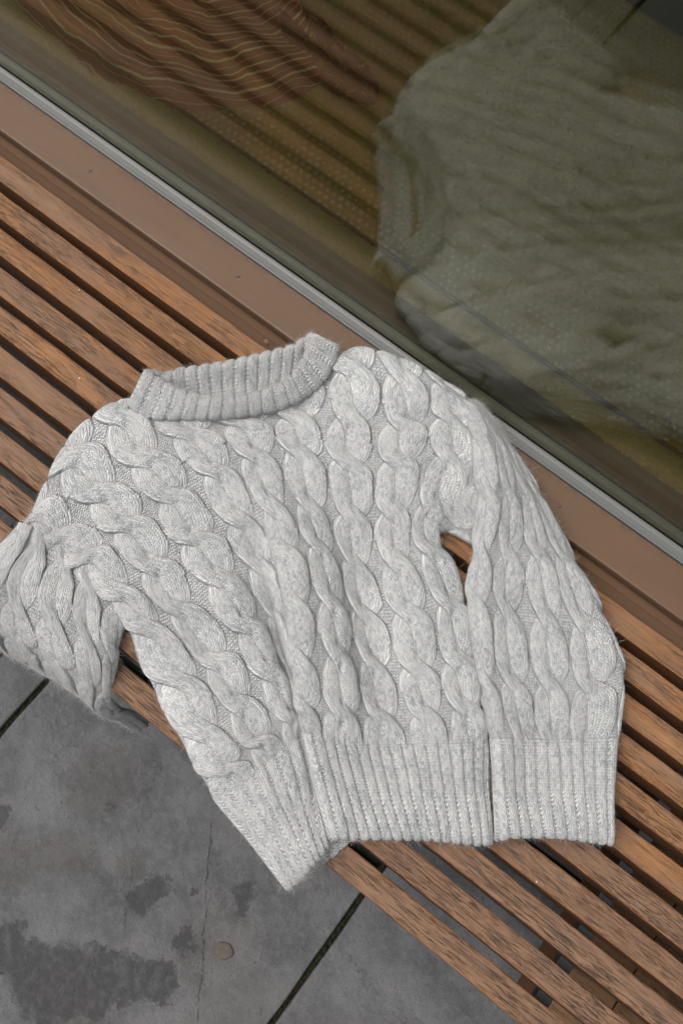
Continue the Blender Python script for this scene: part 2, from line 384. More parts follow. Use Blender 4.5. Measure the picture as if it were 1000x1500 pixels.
# lower apron under the sill: a curved drip ledge and the plinth below it
prof = [(0.0015, GZ), (0.0015, -0.040)]
for k in range(9):
    a = math.pi / 2 * k / 8
    prof.append((0.0015 + 0.020 * math.sin(a) * 0.9 + 0.004 * k / 8, -0.040 + 0.020 * (1 - math.cos(a)) * 0.35 + 0.020 * math.sin(a) * 0.55))
prof += [(0.050, -0.0275), (0.050, GZ)]
wpart('apron', extrude_profile('apron', prof, X0, X1, True, 1), M_BROWN)
sill = [(0.0345, -0.0145), (0.0345, -0.0045), (0.0355, -0.0025), (0.0375, -0.0016), (0.1005, 0.0012), (0.1185, 0.0012), (0.1185, -0.0260), (0.050, -0.0260), (0.0500, -0.0145)]
wpart('sill', extrude_profile('sill', sill, X0, X1, True, 1), M_BROWN)
# glazing gasket: pale grey strip leaning on the glass with a raised bead and fine pressed dots
def mat_gasket():
    m = NT('gasket_grey', 0.45); o = m.obj(); x, y, z = m.sep(o)
    dots = m.math('MULTIPLY', m.step(m.math('ABSOLUTE', m.math('SUBTRACT', m.math('FRACT', m.math('MULTIPLY', x, 290.0)), 0.5)), 0.30, 0.18),
                  m.math('MAXIMUM', m.step(m.math('ABSOLUTE', m.math('SUBTRACT', y, 0.1165)), 0.0009, 0.0004), m.step(m.math('ABSOLUTE', m.math('SUBTRACT', y, 0.1052)), 0.0009, 0.0004)))
    n = m.noise(m.mapping(o, (6, 60, 60)), 3.0, 5, 0.65)
    dirt = m.step(m.noise(o, 38, 6, 0.7), 0.56, 0.72)
    c = m.mix(n, (0.105, 0.110, 0.106), (0.175, 0.18, 0.17)); c = m.mix(m.math('MULTIPLY', dirt, 0.4), c, (0.16, 0.15, 0.13))
    c = m.mix(m.math('MULTIPLY', dots, 0.55), c, (0.12, 0.12, 0.12)); m.color(c); m.bump(n, 0.0003, 0.5)
    return m.m
gk = [(0.1015, 0.0006), (0.1015, 0.0024), (0.1030, 0.0030), (0.1060, 0.0026), (0.1130, 0.0030), (0.1165, 0.0044), (0.1190, 0.0046), (0.1197, 0.0040), (0.1197, 0.0006)]
wpart('gasket', extrude_profile('gasket', gk, X0, X1, True, 1), mat_gasket())
# dirty black line along the foot of the gasket
wpart('sealant', extrude_profile('sealant', [(0.0990, 0.0008), (0.0994, 0.0024), (0.1006, 0.0026), (0.1014, 0.0016), (0.1014, 0.0004)], X0, X1, True, 1),
      mat_plain('black_sealant', (0.022, 0.024, 0.026), 0.6, 0, 200, 0.5, 0.0008))
# double glazing: two panes with a perforated spacer between
wpart('glass_pane', box_mesh('glass_pane', X0, X1, GLASS_Y, GLASS_Y + 0.004, -0.020, 2.10), M_GLASS)
wpart('glass_pane', box_mesh('glass_pane', X0, X1, GLASS_Y + 0.020, GLASS_Y + 0.024, -0.020, 2.10), M_GLASS)
def mat_spacer():
    m = NT('spacer_aluminium', 0.4); o = m.obj(); x, y, z = m.sep(o)
    fx = m.math('ABSOLUTE', m.math('SUBTRACT', m.math('FRACT', m.math('MULTIPLY', x, 260.0)), 0.5))
    row = m.math('MAXIMUM', m.step(m.math('ABSOLUTE', m.math('SUBTRACT', y, GLASS_Y + 0.0068)), 0.0011, 0.0006), m.step(m.math('ABSOLUTE', m.math('SUBTRACT', y, GLASS_Y + 0.0172)), 0.0011, 0.0006))
    holes = m.math('MULTIPLY', m.step(fx, 0.28, 0.20), row)
    n = m.noise(m.mapping(o, (4, 90, 90)), 2.0, 5, 0.6)
    c = m.mix(n, (0.13, 0.122, 0.105), (0.20, 0.19, 0.165)); c = m.mix(m.math('MULTIPLY', holes, 0.85), c, (0.03, 0.025, 0.02))
    m.color(c); m.p.inputs['Metallic'].default_value = 0.35; m.bump(m.math('MULTIPLY', holes, -1.0), 0.0008, 1.0); return m.m
wpart('spacer_bar', box_mesh('spacer_bar', X0, X1, GLASS_Y + 0.0042, GLASS_Y + 0.0198, -0.012, 0.0010), mat_spacer())
inner = [(0.1455, -0.03), (0.1455, 0.0040), (0.1475, 0.0060), (0.170, 0.0035), (0.180, -0.0040), (0.205, -0.0060), (0.205, -0.03)]
wpart('inner_frame', extrude_profile('inner_frame', inner, X0, X1, True, 1), M_BROWN_IN)
# screws in the sill and a paint blister on the apron
def dome(name, r, h, rings=3, seg=14, slot=True):
    V = [(0, 0, h * (0.35 if slot else 1.0))]; F = []
    prof = [(0.35, 0.45 if slot else 0.95), (0.45, 1.0 if slot else 0.85), (0.8, 0.8 if slot else 0.5), (1.0, 0.0)]
    for pr, pz in prof:
        for k in range(seg):
            a = 2 * math.pi * k / seg; V.append((r * pr * math.cos(a), r * pr * math.sin(a), h * pz))
    for k in range(seg): F.append((0, 1 + k, 1 + (k + 1) % seg))
    for q in range(3):
        for k in range(seg):
            a = 1 + q * seg + k; b = 1 + q * seg + (k + 1) % seg; F.append((a, a + seg, b + seg, b))
    return pymesh(name, V, F, True)
sc_me = dome('screw', 0.0036, 0.0014)
M_SCREW = mat_plain('screw_brown', (0.13, 0.085, 0.065), 0.4, 0.2, 400, 0.4)
for x in (-1.42, -1.13, -0.841, -0.551, -0.265, 0.024, 0.31, 0.60):
    o = wpart('screw', sc_me, M_SCREW); o.location = (x, 0.0662, -GZ - 0.0003)
o = wpart('paint_blister', dome('paint_blister', 0.006, 0.0018, slot=False), M_BROWN); o.location = (-0.459, 0.0215, -GZ - 0.0268)
# facade above and beside, and the room behind the glass
M_PLASTER = mat_plain('plaster', (0.42, 0.39, 0.35), 0.85, 0, 12, 0.12, 0.002)
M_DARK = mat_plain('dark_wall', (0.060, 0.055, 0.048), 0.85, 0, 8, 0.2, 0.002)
fac = link('facade', box_mesh('facade', -8, 8, 0.10, 0.30, 2.10, 6.5), M_PLASTER)
tag(fac, 'plain plastered facade above the shop window', 'facade')
for x0, x1 in ((-8, X0), (X1, 8)):
    o = link('facade_pier', box_mesh('facade_pier', x0, x1, 0.10, 0.30, GZ, 2.10), M_PLASTER)
    tag(o, 'plastered pier at the %s end of the shop window' % ('left' if x0 < 0 else 'right'), 'wall')
# unseen brick building added across the street to cut the low sky light
opp = empty('added_house', (0, -7.5, GZ), 'unseen brick front added across the street to narrow the open sky', 'added_house')
M_BRICK = mat_plain('house_brick', (0.20, 0.13, 0.10), 0.9, 0, 6, 0.3, 0.01)
M_PANE = mat_plain('house_pane', (0.03, 0.035, 0.04), 0.1, 0, 3, 0.2); M_WHITE = mat_plain('house_trim', (0.6, 0.6, 0.58), 0.6, 0, 9, 0.1)
o = link('wall', box_mesh('wall', -11, 11, -4.0, 0.0, 0, 7.5), M_BRICK, opp)
o = link('roof', pymesh('roof', [(-11.2, 0.2, 7.5), (11.2, 0.2, 7.5), (11.2, -2, 9.4), (-11.2, -2, 9.4), (-11.2, -4.2, 7.5), (11.2, -4.2, 7.5)], [(0, 1, 2, 3), (3, 2, 5, 4), (0, 3, 4), (1, 5, 2), (0, 4, 5, 1)]), mat_plain('house_roof', (0.06, 0.055, 0.055), 0.9, 0, 8, 0.3, 0.01), opp)
for zf in (0.9, 3.6, 5.7):
    for xw in (-9, -6, -3, 0, 3, 6, 9):
        w_ = link('window', box_mesh('window', -0.6, 0.6, 0.0, 0.06, 0, 1.5), M_WHITE, opp); w_.location = (xw, 0.0, zf)
        for dx_ in (-0.28, 0.28):
            p_ = link('pane', box_mesh('pane', -0.24, 0.24, 0.03, 0.07, 0.1, 1.4), M_PANE, w_); p_.location = (dx_, 0, 0)
RZ = -0.42
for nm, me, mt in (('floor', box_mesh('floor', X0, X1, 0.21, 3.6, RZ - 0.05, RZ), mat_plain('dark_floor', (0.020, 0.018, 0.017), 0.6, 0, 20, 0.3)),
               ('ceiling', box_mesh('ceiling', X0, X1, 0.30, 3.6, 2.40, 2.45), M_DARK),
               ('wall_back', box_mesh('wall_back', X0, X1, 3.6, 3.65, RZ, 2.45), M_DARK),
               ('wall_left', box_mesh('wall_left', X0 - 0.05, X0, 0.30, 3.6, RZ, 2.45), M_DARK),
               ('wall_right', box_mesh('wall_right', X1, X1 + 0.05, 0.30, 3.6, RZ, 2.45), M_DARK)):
    tag(link(nm, me, mt), kind='structure')

# ================================================================== interior: upholstered window seat and shawl
def mat_tweed():
    m = NT('tweed', 0.9); o = m.obj(); x, y, z = m.sep(o)
    wv = m.vmath('ADD', o, m.vmath('SCALE', m.vmath('SUBTRACT', m.noise(o, 40, 3, 0.6, col=True), (0.5, 0.5, 0.5)), scale=0.008))
    wx, wy, wz = m.sep(wv)
    # staggered lattice of pale flecks woven over an olive ground
    rr = m.math('MULTIPLY', wy, 88.0); row = m.math('FLOOR', rr)
    cx = m.math('ADD', m.math('MULTIPLY', wx, 78.0), m.math('MULTIPLY', row, 0.5))
    fx = m.math('ABSOLUTE', m.math('SUBTRACT', m.math('FRACT', cx), 0.5)); fy = m.math('ABSOLUTE', m.math('SUBTRACT', m.math('FRACT', rr), 0.5))
    cell = m.white(m.comb(m.math('FLOOR', cx), row, 0.0))
    dot = m.math('MULTIPLY', m.step(m.math('ADD', fx, m.math('MULTIPLY', cell, 0.16)), 0.40, 0.28), m.step(m.math('ADD', fy, m.math('MULTIPLY', cell, 0.12)), 0.40, 0.30))
    dot = m.math('MULTIPLY', dot, m.step(cell, 0.08, 0.35))
    weave = m.noise(m.mapping(o, (500, 900, 500)), 1.0, 2, 0.6); broad = m.noise(o, 7, 4, 0.6)
    c = m.mix(weave, (0.078, 0.060, 0.013), (0.235, 0.18, 0.044)); c = m.mix(m.math('MULTIPLY', m.step(broad, 0.4, 0.7), 0.4), c, (0.115, 0.072, 0.020))
    near = m.math('ADD', 0.15, m.math('MULTIPLY', m.step(y, 0.36, 0.27), 0.6))
    c = m.mix(m.math('MULTIPLY', dot, near), c, (0.24, 0.25, 0.22)); m.color(c)
    m.bump(m.math('ADD', m.math('MULTIPLY', dot, 1.0), m.math('MULTIPLY', weave, 0.6)), 0.0016, 1.0); return m.m
def mat_plush():
    m = NT('plush_edge', 0.95); o = m.obj()
    a = m.noise(o, 320, 4, 0.7); b = m.noise(o, 18, 4, 0.6)
    c = m.mix(a, (0.17, 0.135, 0.045), (0.50, 0.41, 0.17)); c = m.mix(m.math('MULTIPLY', b, 0.35), c, (0.13, 0.10, 0.05))
    m.color(c); m.bump(a, 0.003, 1.0); m.p.inputs['Sheen Weight'].default_value = 0.3; return m.m
seat = empty('window_seat', (0, 0.55, RZ), 'olive tweed window seat with woven flecks and plush front roll behind the glass', 'seat')
def spart(name, me, mat): o = link(name, me, mat, seat); o.location = (0, -0.55, -RZ); return o
nx, ny = 400, 90
uu, vv = np.meshgrid(np.linspace(-2.4, 2.0, nx), np.linspace(0.2385, 0.888, ny))
zz = 0.004 + 0.006 * np.sin(np.clip((vv - 0.2385) / 0.06, 0, 1) * np.pi / 2) + 0.0012 * np.sin(uu * 9 + vv * 14) + 0.0010 * np.sin(uu * 23 - vv * 31)
ed = np.clip((0.888 - vv) / 0.02, 0, 1); zz -= 0.02 * (1 - np.sqrt(1 - (1 - ed) ** 2))
spart('seat_top', grid_mesh('seat_top', np.stack([uu, vv, zz], -1), flip=True), mat_tweed())
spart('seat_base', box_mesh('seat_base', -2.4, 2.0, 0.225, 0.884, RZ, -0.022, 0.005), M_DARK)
# plush roll along the front edge
th = np.linspace(-0.9, math.pi * 1.02, 40); xx = np.linspace(-1.7, 0.9, 1400)
XX, TH = np.meshgrid(xx, th); nz = RNG.normal(0, 0.0013, XX.shape)
rad = 0.0235 + 0.0012 * np.sin(XX * 7.0) + nz
spart('plush_roll', grid_mesh('plush_roll', np.stack([XX, 0.2145 - rad * np.cos(TH), -0.012 + rad * 0.95 * np.sin(TH)], -1)), mat_plush())
spart('seat_seam', extrude_profile('seat_seam', [(0.236, 0.001), (0.2365, 0.0056), (0.2385, 0.0062), (0.2405, 0.0050), (0.2405, 0.001)], -2.4, 2.0, True, 1),
      mat_plain('seam_thread', (0.045, 0.034, 0.016), 0.9, 0, 300, 0.5))
spart('edge_piping', extrude_profile('edge_piping', [(0.8875 + 0.0035 * math.cos(a), -0.006 + 0.0035 * math.sin(a)) for a in np.linspace(0, 2 * math.pi, 10)[:-1]], -2.4, 2.0, True, 1, True),
      mat_plain('piping_yellow', (0.20, 0.16, 0.06), 0.9, 0, 300, 0.5))

# the shawl: burgundy cloth with wavy striped bands, thrown on the seat
def mat_shawl():
    m = NT('shawl_cloth', 0.9); at = m.n('ShaderNodeAttribute'); at.attribute_name = 'cloth'
    s, t, w = m.sep(at.outputs['Vector'])
    v = at.outputs['Vector']
    n1 = m.noise(m.mapping(v, (2.2, 1.2, 0)), 3.4, 3, 0.55); n2 = m.noise(m.mapping(v, (1, 1, 0)), 26, 2, 0.5)
    q = m.math('ADD', m.math('MULTIPLY', t, 36.0), m.math('ADD', m.math('MULTIPLY', m.math('SUBTRACT', n1, 0.5), 2.6), m.math('MULTIPLY', m.math('SUBTRACT', n2, 0.5), 0.18)))
    k = m.math('FRACT', q); idx = m.math('FLOOR', q); rw = m.white(m.comb(idx, 3.0, 0.0))
    d = m.math('ABSOLUTE', m.math('SUBTRACT', k, 0.5))
    half = m.math('ADD', 0.02, m.math('MULTIPLY', m.math('MULTIPLY', rw, rw), 0.17))
    rel = m.math('SUBTRACT', d, half)
    cream = m.step(rel, 0.012, -0.012)
    gold = m.math('MULTIPLY', m.step(m.math('ABSOLUTE', m.math('SUBTRACT', rel, 0.045)), 0.03, 0.012), 1.0)
    dark = m.step(m.math('ABSOLUTE', m.math('SUBTRACT', rel, 0.10)), 0.04, 0.015)
    knit = m.noise(m.mapping(v, (60, 420, 0)), 1.0, 2, 0.6)
    c = m.mix(knit, (0.085, 0.018, 0.012), (0.23, 0.055, 0.036))
    c = m.mix(m.math('MULTIPLY', dark, 0.75), c, (0.022, 0.012, 0.008)); c = m.mix(m.math('MULTIPLY', gold, 0.8), c, (0.28, 0.20, 0.06))
    c = m.mix(m.math('MULTIPLY', cream, 0.85), c, m.mix(knit, (0.30, 0.26, 0.18), (0.62, 0.55, 0.40)))
    m.color(c); m.bump(m.math('ADD', knit, m.math('MULTIPLY', cream, 0.6)), 0.0012, 0.8); return m.m
edge = np.array([(-1.30, 0.300), (-1.20, 0.245), (-1.136, 0.222), (-1.061, 0.2035), (-0.998, 0.1975), (-0.927, 0.1975), (-0.857, 0.213), (-0.789, 0.2445), (-0.739, 0.283), (-0.696, 0.331), (-0.672, 0.386), (-0.655, 0.434), (-0.69, 0.455)])
def resample(P, n):
    P = np.asarray(P, float); d = np.r_[0, np.cumsum(np.linalg.norm(np.diff(P, axis=0), axis=1))]
    return np.stack([np.interp(np.linspace(0, d[-1], n), d, P[:, k]) for k in range(P.shape[1])], -1)
E1 = resample(edge, 220)
for _ in range(6): E1[1:-1] = (E1[:-2] + 2 * E1[1:-1] + E1[2:]) / 4
cen = np.array([-1.02, 0.62]); T = np.linspace(0, 1, 150)
SS, TT = np.meshgrid(np.linspace(0, 1, 220), T)
PX = E1[None, :, 0] + (cen[0] - E1[None, :, 0]) * TT; PY = E1[None, :, 1] + (cen[1] - E1[None, :, 1]) * TT
ZZ = 0.0135 + 0.016 * np.sqrt(np.clip(TT * 4, 0, 1)) + 0.0065 * np.sin(TT * 26 + 3 * np.sin(SS * 7) + SS * 5) * np.clip(TT * 5, 0, 1) + 0.005 * np.sin(SS * 31 + TT * 9)
ZZ -= 0.010 * (1 - np.clip(TT * 30, 0, 1))
# where the cloth lies over the plush roll it follows the roll down
over = np.clip((0.222 - PY) / 0.03, 0, 1); ZZ -= 0.010 * over
shawl = link('shawl', grid_mesh('shawl', np.stack([PX, PY, ZZ], -1), {'cloth': np.stack([SS * 1.0, TT, ZZ], -1)}), mat_shawl())
tag(shawl, 'burgundy shawl with wavy cream and gold stripes lying on the window seat', 'shawl')
# its fringe: a rolled dark end with loose loops of yarn
fr_axis = resample([(-0.86, 0.505), (-0.76, 0.478), (-0.66, 0.452), (-0.575, 0.440)], 90); wid = np.linspace(-1, 1, 40)
tx = np.gradient(fr_axis, axis=0); nn = np.stack([-tx[:, 1], tx[:, 0]], -1); nn /= np.linalg.norm(nn, axis=1)[:, None]
A, Wd_ = np.meshgrid(np.arange(90), wid, indexing='ij')
ww = 0.034 + 0.006 * np.sin(np.arange(90) * 0.21) + RNG.normal(0, 0.0006, 90)
ww *= np.clip((90 - np.arange(90)) / 8, 0.25, 1)
FP = np.zeros((90, 40, 3)); FP[..., :2] = fr_axis[:, None, :] + nn[:, None, :] * (ww[:, None] * wid[None, :])[..., None]
FP[..., 2] = 0.012 + 0.020 * np.abs(np.sin((wid[None, :] + 1) * math.pi)) ** 0.6 * np.clip((90 - A) / 10, 0.1, 1) + RNG.normal(0, 0.0010, A.shape)
link('fringe', grid_mesh('fringe', FP, flip=True), mat_plain('fringe_wool', (0.060, 0.022, 0.018), 0.95, 0, 260, 0.6, 0.002), shawl)
def tube(pts, r, seg=5):
    pts = [Vector(p) for p in pts]; V = []; F = []
    for i, p in enumerate(pts):
        t = (pts[min(i + 1, len(pts) - 1)] - pts[max(i - 1, 0)]).normalized(); a = t.orthogonal().normalized(); b = t.cross(a)
        for k in range(seg):
            an = 2 * math.pi * k / seg; V.append(p + a * (r * math.cos(an)) + b * (r * math.sin(an)))
    for i in range(len(pts) - 1):
        for k in range(seg):
            q = i * seg + k; w = i * seg + (k + 1) % seg; F.append((q, w, w + seg, q + seg))
    return V, F
M_LOOP = mat_plain('loop_gold', (0.17, 0.115, 0.05), 0.9, 0, 200, 0.4)
M_LOOP2 = mat_plain('loop_red', (0.09, 0.025, 0.018), 0.9, 0, 200, 0.4)
for k in range(64):
    i = int(RNG.integers(2, 88)); w = RNG.uniform(-0.98, 0.95) * ww[i] * 1.05
    c = fr_axis[i] + nn[i] * w; rr_ = RNG.uniform(0.004, 0.0105); a0 = RNG.uniform(0, 6.28); span = RNG.uniform(2.2, 5.6); ec = RNG.uniform(0.5, 1.0)
    fz = 0.034 if abs(abs(w) / ww[i] - 0.5) < 0.35 else 0.026
    pts = []
    for t in np.linspace(0, 1, 12):
        a = a0 + span * t; x = rr_ * math.cos(a); y = rr_ * ec * math.sin(a)
        pts.append((c[0] + x * math.cos(a0) - y * math.sin(a0), c[1] + x * math.sin(a0) + y * math.cos(a0), fz + 0.006 * math.sin(math.pi * t) - 0.004))
    V_, F_ = tube(pts, 0.00075)
    link('yarn_loop', pymesh('yarn_loop', V_, F_, True), M_LOOP if k % 4 else M_LOOP2, shawl)

# ================================================================== the bench
bench = empty('bench', (0, FRONT_Y / 2, GZ), 'slatted wooden bench of weathered brown boards under the sweater', 'bench')
PITCH, SW, ST = 0.047, 0.0338, 0.040
BX0, BX1 = -1.75, 1.25
def slat_mesh(seed):
    rg = np.random.default_rng(seed); n = 120
    xs_ = np.linspace(BX0, BX1, n); b = 0.0016; w = SW / 2
    prof = [(-w, -ST), (-w, -b), (-w + b * 0.3, -b * 0.3), (-w + b, 0), (-w * .33, 0.0002), (w * .33, 0.0002), (w - b, 0), (w - b * 0.3, -b * 0.3), (w, -b), (w, -ST)]
    V = []; F = []; m_ = len(prof)
    ph = rg.uniform(0, 6.28, 6)
    for x in xs_:
        dy = 0.0007 * math.sin(x * 2.1 + ph[0]); dl = 0.0006 * math.sin(x * 9 + ph[1]) + rg.normal(0, 0.00022); dr = 0.0006 * math.sin(x * 8 + ph[2]) + rg.normal(0, 0.00022)
        dz = 0.0006 * math.sin(x * 3.3 + ph[3])
        for y, z in prof: V.append((x, y + dy + (dl if y < 0 else dr), z + dz))
    for i in range(n - 1):
        for k in range(m_):
            a = i * m_ + k; c = i * m_ + (k + 1) % m_; F.append((a, a + m_, c + m_, c))
    F.append(tuple(range(m_))); F.append(tuple(range((n - 1) * m_, n * m_))[::-1])
    return pymesh('slat', V, F)
for j in range(11):
    yc = -j * PITCH - SW / 2
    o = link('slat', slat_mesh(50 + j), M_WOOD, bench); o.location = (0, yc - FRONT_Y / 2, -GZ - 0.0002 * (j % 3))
# steel cross bars under the slats and steel legs
def bpart(name, me, mat): o = link(name, me, mat, bench); o.location = (0, -FRONT_Y / 2, -GZ); return o
for x in (-1.45, -0.55, 0.365, 1.10):
    bpart('cross_bar', box_mesh('cross_bar', x - 0.010, x + 0.010, FRONT_Y + 0.030, -0.030, -ST - 0.0225, -ST - 0.0012, 0.001), M_STEEL)
for x in (-1.45, 1.10):
    for y in (FRONT_Y + 0.05, -0.05):
        bpart('leg', box_mesh('leg', x - 0.018, x + 0.018, y - 0.018, y + 0.018, GZ, -ST - 0.0235, 0.002), M_STEEL)
# wooden storage box standing under the right end of the bench
crate = empty('wooden_box', (0.80, -0.25, GZ), 'pale wooden box made of upright boards standing beneath the slats on the right', 'box')
for k, x in enumerate(np.arange(0.424, 1.03, 0.098)):
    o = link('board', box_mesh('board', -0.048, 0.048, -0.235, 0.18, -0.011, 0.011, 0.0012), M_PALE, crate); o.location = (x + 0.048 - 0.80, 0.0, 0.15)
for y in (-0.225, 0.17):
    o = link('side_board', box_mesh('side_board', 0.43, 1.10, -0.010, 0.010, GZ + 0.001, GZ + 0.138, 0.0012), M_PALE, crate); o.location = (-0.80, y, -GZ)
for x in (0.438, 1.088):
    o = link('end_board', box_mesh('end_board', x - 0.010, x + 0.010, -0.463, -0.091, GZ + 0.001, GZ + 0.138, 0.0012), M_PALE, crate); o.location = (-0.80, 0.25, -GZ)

# control nets of the garment, in centimetres: x along the bench, y towards the window, z up
BODY = [
  [(-52.3,-40.8,0.5), (-52.6,-39,0.9), (-55.3,-29.4,1.8), (-54.2,-20.4,2), (-48.8,-16.4,1.2), (-41.9,-9.8,1.2), (-35.9,-2.8,1.6), (-34.1,6.2,1.8), (-27.8,9.5,2.2), (-21,10.4,2.4), (-17.4,10.1,3.2)],
  [(-49.9,-42.4,1.6), (-49.7,-39.4,2.2), (-49.9,-31,2.6), (-48.4,-23.4,2.6), (-45.6,-17.5,2.2), (-40.1,-10.9,2), (-34.8,-4.6,2.2), (-29.1,0.2,3), (-22.3,3.8,3.2), (-18.1,8.4,3), (-14.4,8.6,3.2)],
  [(-45.4,-42.5,2), (-44.7,-39.2,2.6), (-43.7,-32.2,3), (-42,-25,2.8), (-40.1,-18.5,2.6), (-36.5,-13.2,2.6), (-31.4,-8.7,2.6), (-25.4,-5.6,3), (-20,-1.2,3), (-14.7,4.5,2.6), (-11.1,4.8,2)],
  [(-39.7,-42.3,2), (-39.5,-39.7,3), (-38.1,-33.9,3.2), (-35.9,-27.6,3), (-33.2,-21.6,2.6), (-31.1,-17.1,3), (-26.6,-13.6,2.8), (-21.1,-10.8,2.8), (-16.5,-6.5,2.8), (-12.2,-2.6,2.8), (-9.1,-2.5,1.6)],
  [(-33.7,-42.5,1.8), (-33.3,-40.6,3), (-31.4,-36.2,3.2), (-30,-29.8,2.8), (-26.9,-24.4,1.7), (-24.4,-21.4,4.3), (-21.6,-18,3), (-16.6,-16.1,2), (-12.5,-12.3,2.8), (-10,-8.8,2.6), (-8.8,-7.5,1.2)],
  [(-28.4,-45.2,1), (-26,-42.6,2.4), (-24.4,-38.5,3), (-23.6,-32.4,2.8), (-21,-28.2,0.8), (-19.1,-25.9,5), (-16.3,-22.4,3.5), (-12.3,-20.5,1.4), (-7.6,-17,2.8), (-4.4,-13,2.6), (-2.7,-11.3,0.9)],
  [(-21.9,-48,1), (-19.4,-45.3,2.4), (-17.4,-40.9,3), (-17,-35,2.8), (-15.5,-32.4,0.2), (-14.1,-31,5.1), (-10.7,-27.6,3.9), (-6.8,-25.4,1.3), (-1.8,-22,2.6), (1.1,-17.6,2.4), (2.9,-15.7,0.8)],
  [(-14.8,-50.8,0.8), (-13,-48.1,2.2), (-11.9,-43.4,2.8), (-10.9,-38,2.6), (-10.3,-36.7,0.1), (-9.5,-36,4.8), (-5.7,-32.9,3.7), (-1.8,-30.3,1.5), (2.5,-26.7,2.4), (5.8,-22.8,2.2), (7.5,-21,0.7)],
  [(-10.3,-52.3,0.2), (-8.8,-49.6,1.8), (-7.7,-44.6,2.4), (-6.7,-41,2.4), (-6.5,-39.8,0.3), (-6,-39.4,3.5), (-1.8,-38,2.8), (2.5,-34.7,1.8), (7,-31.1,2.2), (10.8,-28,2), (12.4,-26.3,0.6)],
  [(-3.3,-53.6,-0.3), (-2.5,-51.6,1.2), (-1.9,-48,2.2), (-1.4,-45,2.2), (-1.3,-43.8,0.4), (-0.9,-43.2,3), (2.8,-41.4,2.4), (6.7,-38.3,1.8), (10.9,-35.2,2), (14.5,-32.5,1.9), (16,-31.1,0.6)],
  [(3.2,-55.1,-1), (3.5,-53.7,0.3), (3.7,-51.1,1.8), (3.8,-48.9,2), (3.7,-47.6,0.8), (4.1,-46.9,2.3), (7.1,-44.6,2.1), (10.8,-41.8,1.8), (14.8,-39,1.9), (18.3,-36.8,1.8), (19.5,-35.8,1)]]
BACK = [
  [(-9.7,-51.2,-0.5), (-8.2,-49,-0.3), (-7,-44.9,-0.3), (-5.6,-41.2,-0.2), (-4.8,-40.1,0.3), (-3.8,-39.3,0.4), (-0.5,-37.9,0.4), (3.6,-34.7,0.4), (8,-31.2,0.4), (11.8,-28.2,0.4), (13,-27.4,0.4)],
  [(-2.2,-53,-1.2), (-1.5,-51.2,-0.6), (-1,-48.1,-0.3), (-0,-45.3,-0.2), (0.6,-44.3,0.3), (1.6,-43.5,0.4), (3.7,-41.4,0.4), (7.5,-38.5,0.4), (11.6,-35.3,0.4), (15,-32.7,0.4), (16.2,-31.8,0.4)],
  [(3.2,-54.3,-1.7), (3.7,-53.5,-1.5), (4.1,-51.7,-0.8), (4.9,-49.7,-0.2), (5.4,-48.1,0.3), (5.8,-46.5,0.4), (7.6,-43.6,0.4), (10.7,-41.1,0.4), (14.3,-38.5,0.4), (17.6,-36.4,0.4), (18.8,-35.4,0.4)]]
SLR = [
  [(-16.5,9.7,2.6), (-16.2,10.1,3.4), (-15.6,10.4,3.6), (-15.1,10.3,3.6), (-14.7,10.5,3.2), (-14.5,10.6,2.6)],
  [(-13,5.9,3), (-11.5,6,5), (-10.1,7.6,4.6), (-9.6,8.6,3.4), (-9.4,9.2,2.2), (-9.2,9.5,1.4)],
  [(-7.4,-0.4,3.4), (-6.2,-0.3,5.4), (-3.9,1.6,4.8), (-2.6,3.7,4), (-2,4.8,3.2), (-1.7,5.5,2.2)],
  [(-3.5,-6.6,2.6), (-2.5,-6.6,4.9), (0.4,-4.9,4.5), (3.4,-1.9,3.8), (5.3,0.2,3.2), (6.7,1.1,1.9)],
  [(0.3,-13.5,2.4), (1.5,-13.3,4.2), (4.8,-11.4,4), (9.3,-8.6,3.6), (13.1,-6.1,3.2), (14.2,-3,1.6)],
  [(7.2,-20.2,2.3), (7.4,-20.1,3.9), (10.1,-18.1,3.7), (14.3,-15.4,3.4), (18.8,-12.7,3.2), (21.4,-8.3,1.4)],
  [(12.9,-25.7,1.9), (13.3,-25.5,3.3), (15.9,-23.6,2.8), (18.9,-21.3,2.9), (22.4,-18.5,2.6), (25.3,-16.1,1.2)],
  [(16.7,-30.4,1.7), (17,-30.1,2.9), (19.5,-28.1,2.6), (22.5,-25.8,2.6), (25.8,-23.4,2.4), (28.3,-21.6,1.1)],
  [(20,-35.1,1.6), (20.4,-34.5,2.6), (23,-32.3,2.4), (26,-30.1,2.4), (29.2,-28.2,2.2), (31.4,-26.9,1)]]
UND = [
  [(-13.5,-4.4,1.6), (-12.7,-0.6,2.4), (-11.3,4,2.2), (-9.7,7.5,1.2)],
  [(-11.9,-6,1.7), (-10.1,-2.8,2.2), (-8.4,0.7,2), (-6.8,3.9,1.2)],
  [(-10.7,-7,1.6), (-8.4,-4.9,1.9), (-5.9,-2.9,1.9), (-3.4,-1,1.2)],
  [(-9.9,-7.4,1.2), (-7.3,-6.5,1.2), (-4,-5.7,1.2), (-0.7,-5.1,0.9)]]
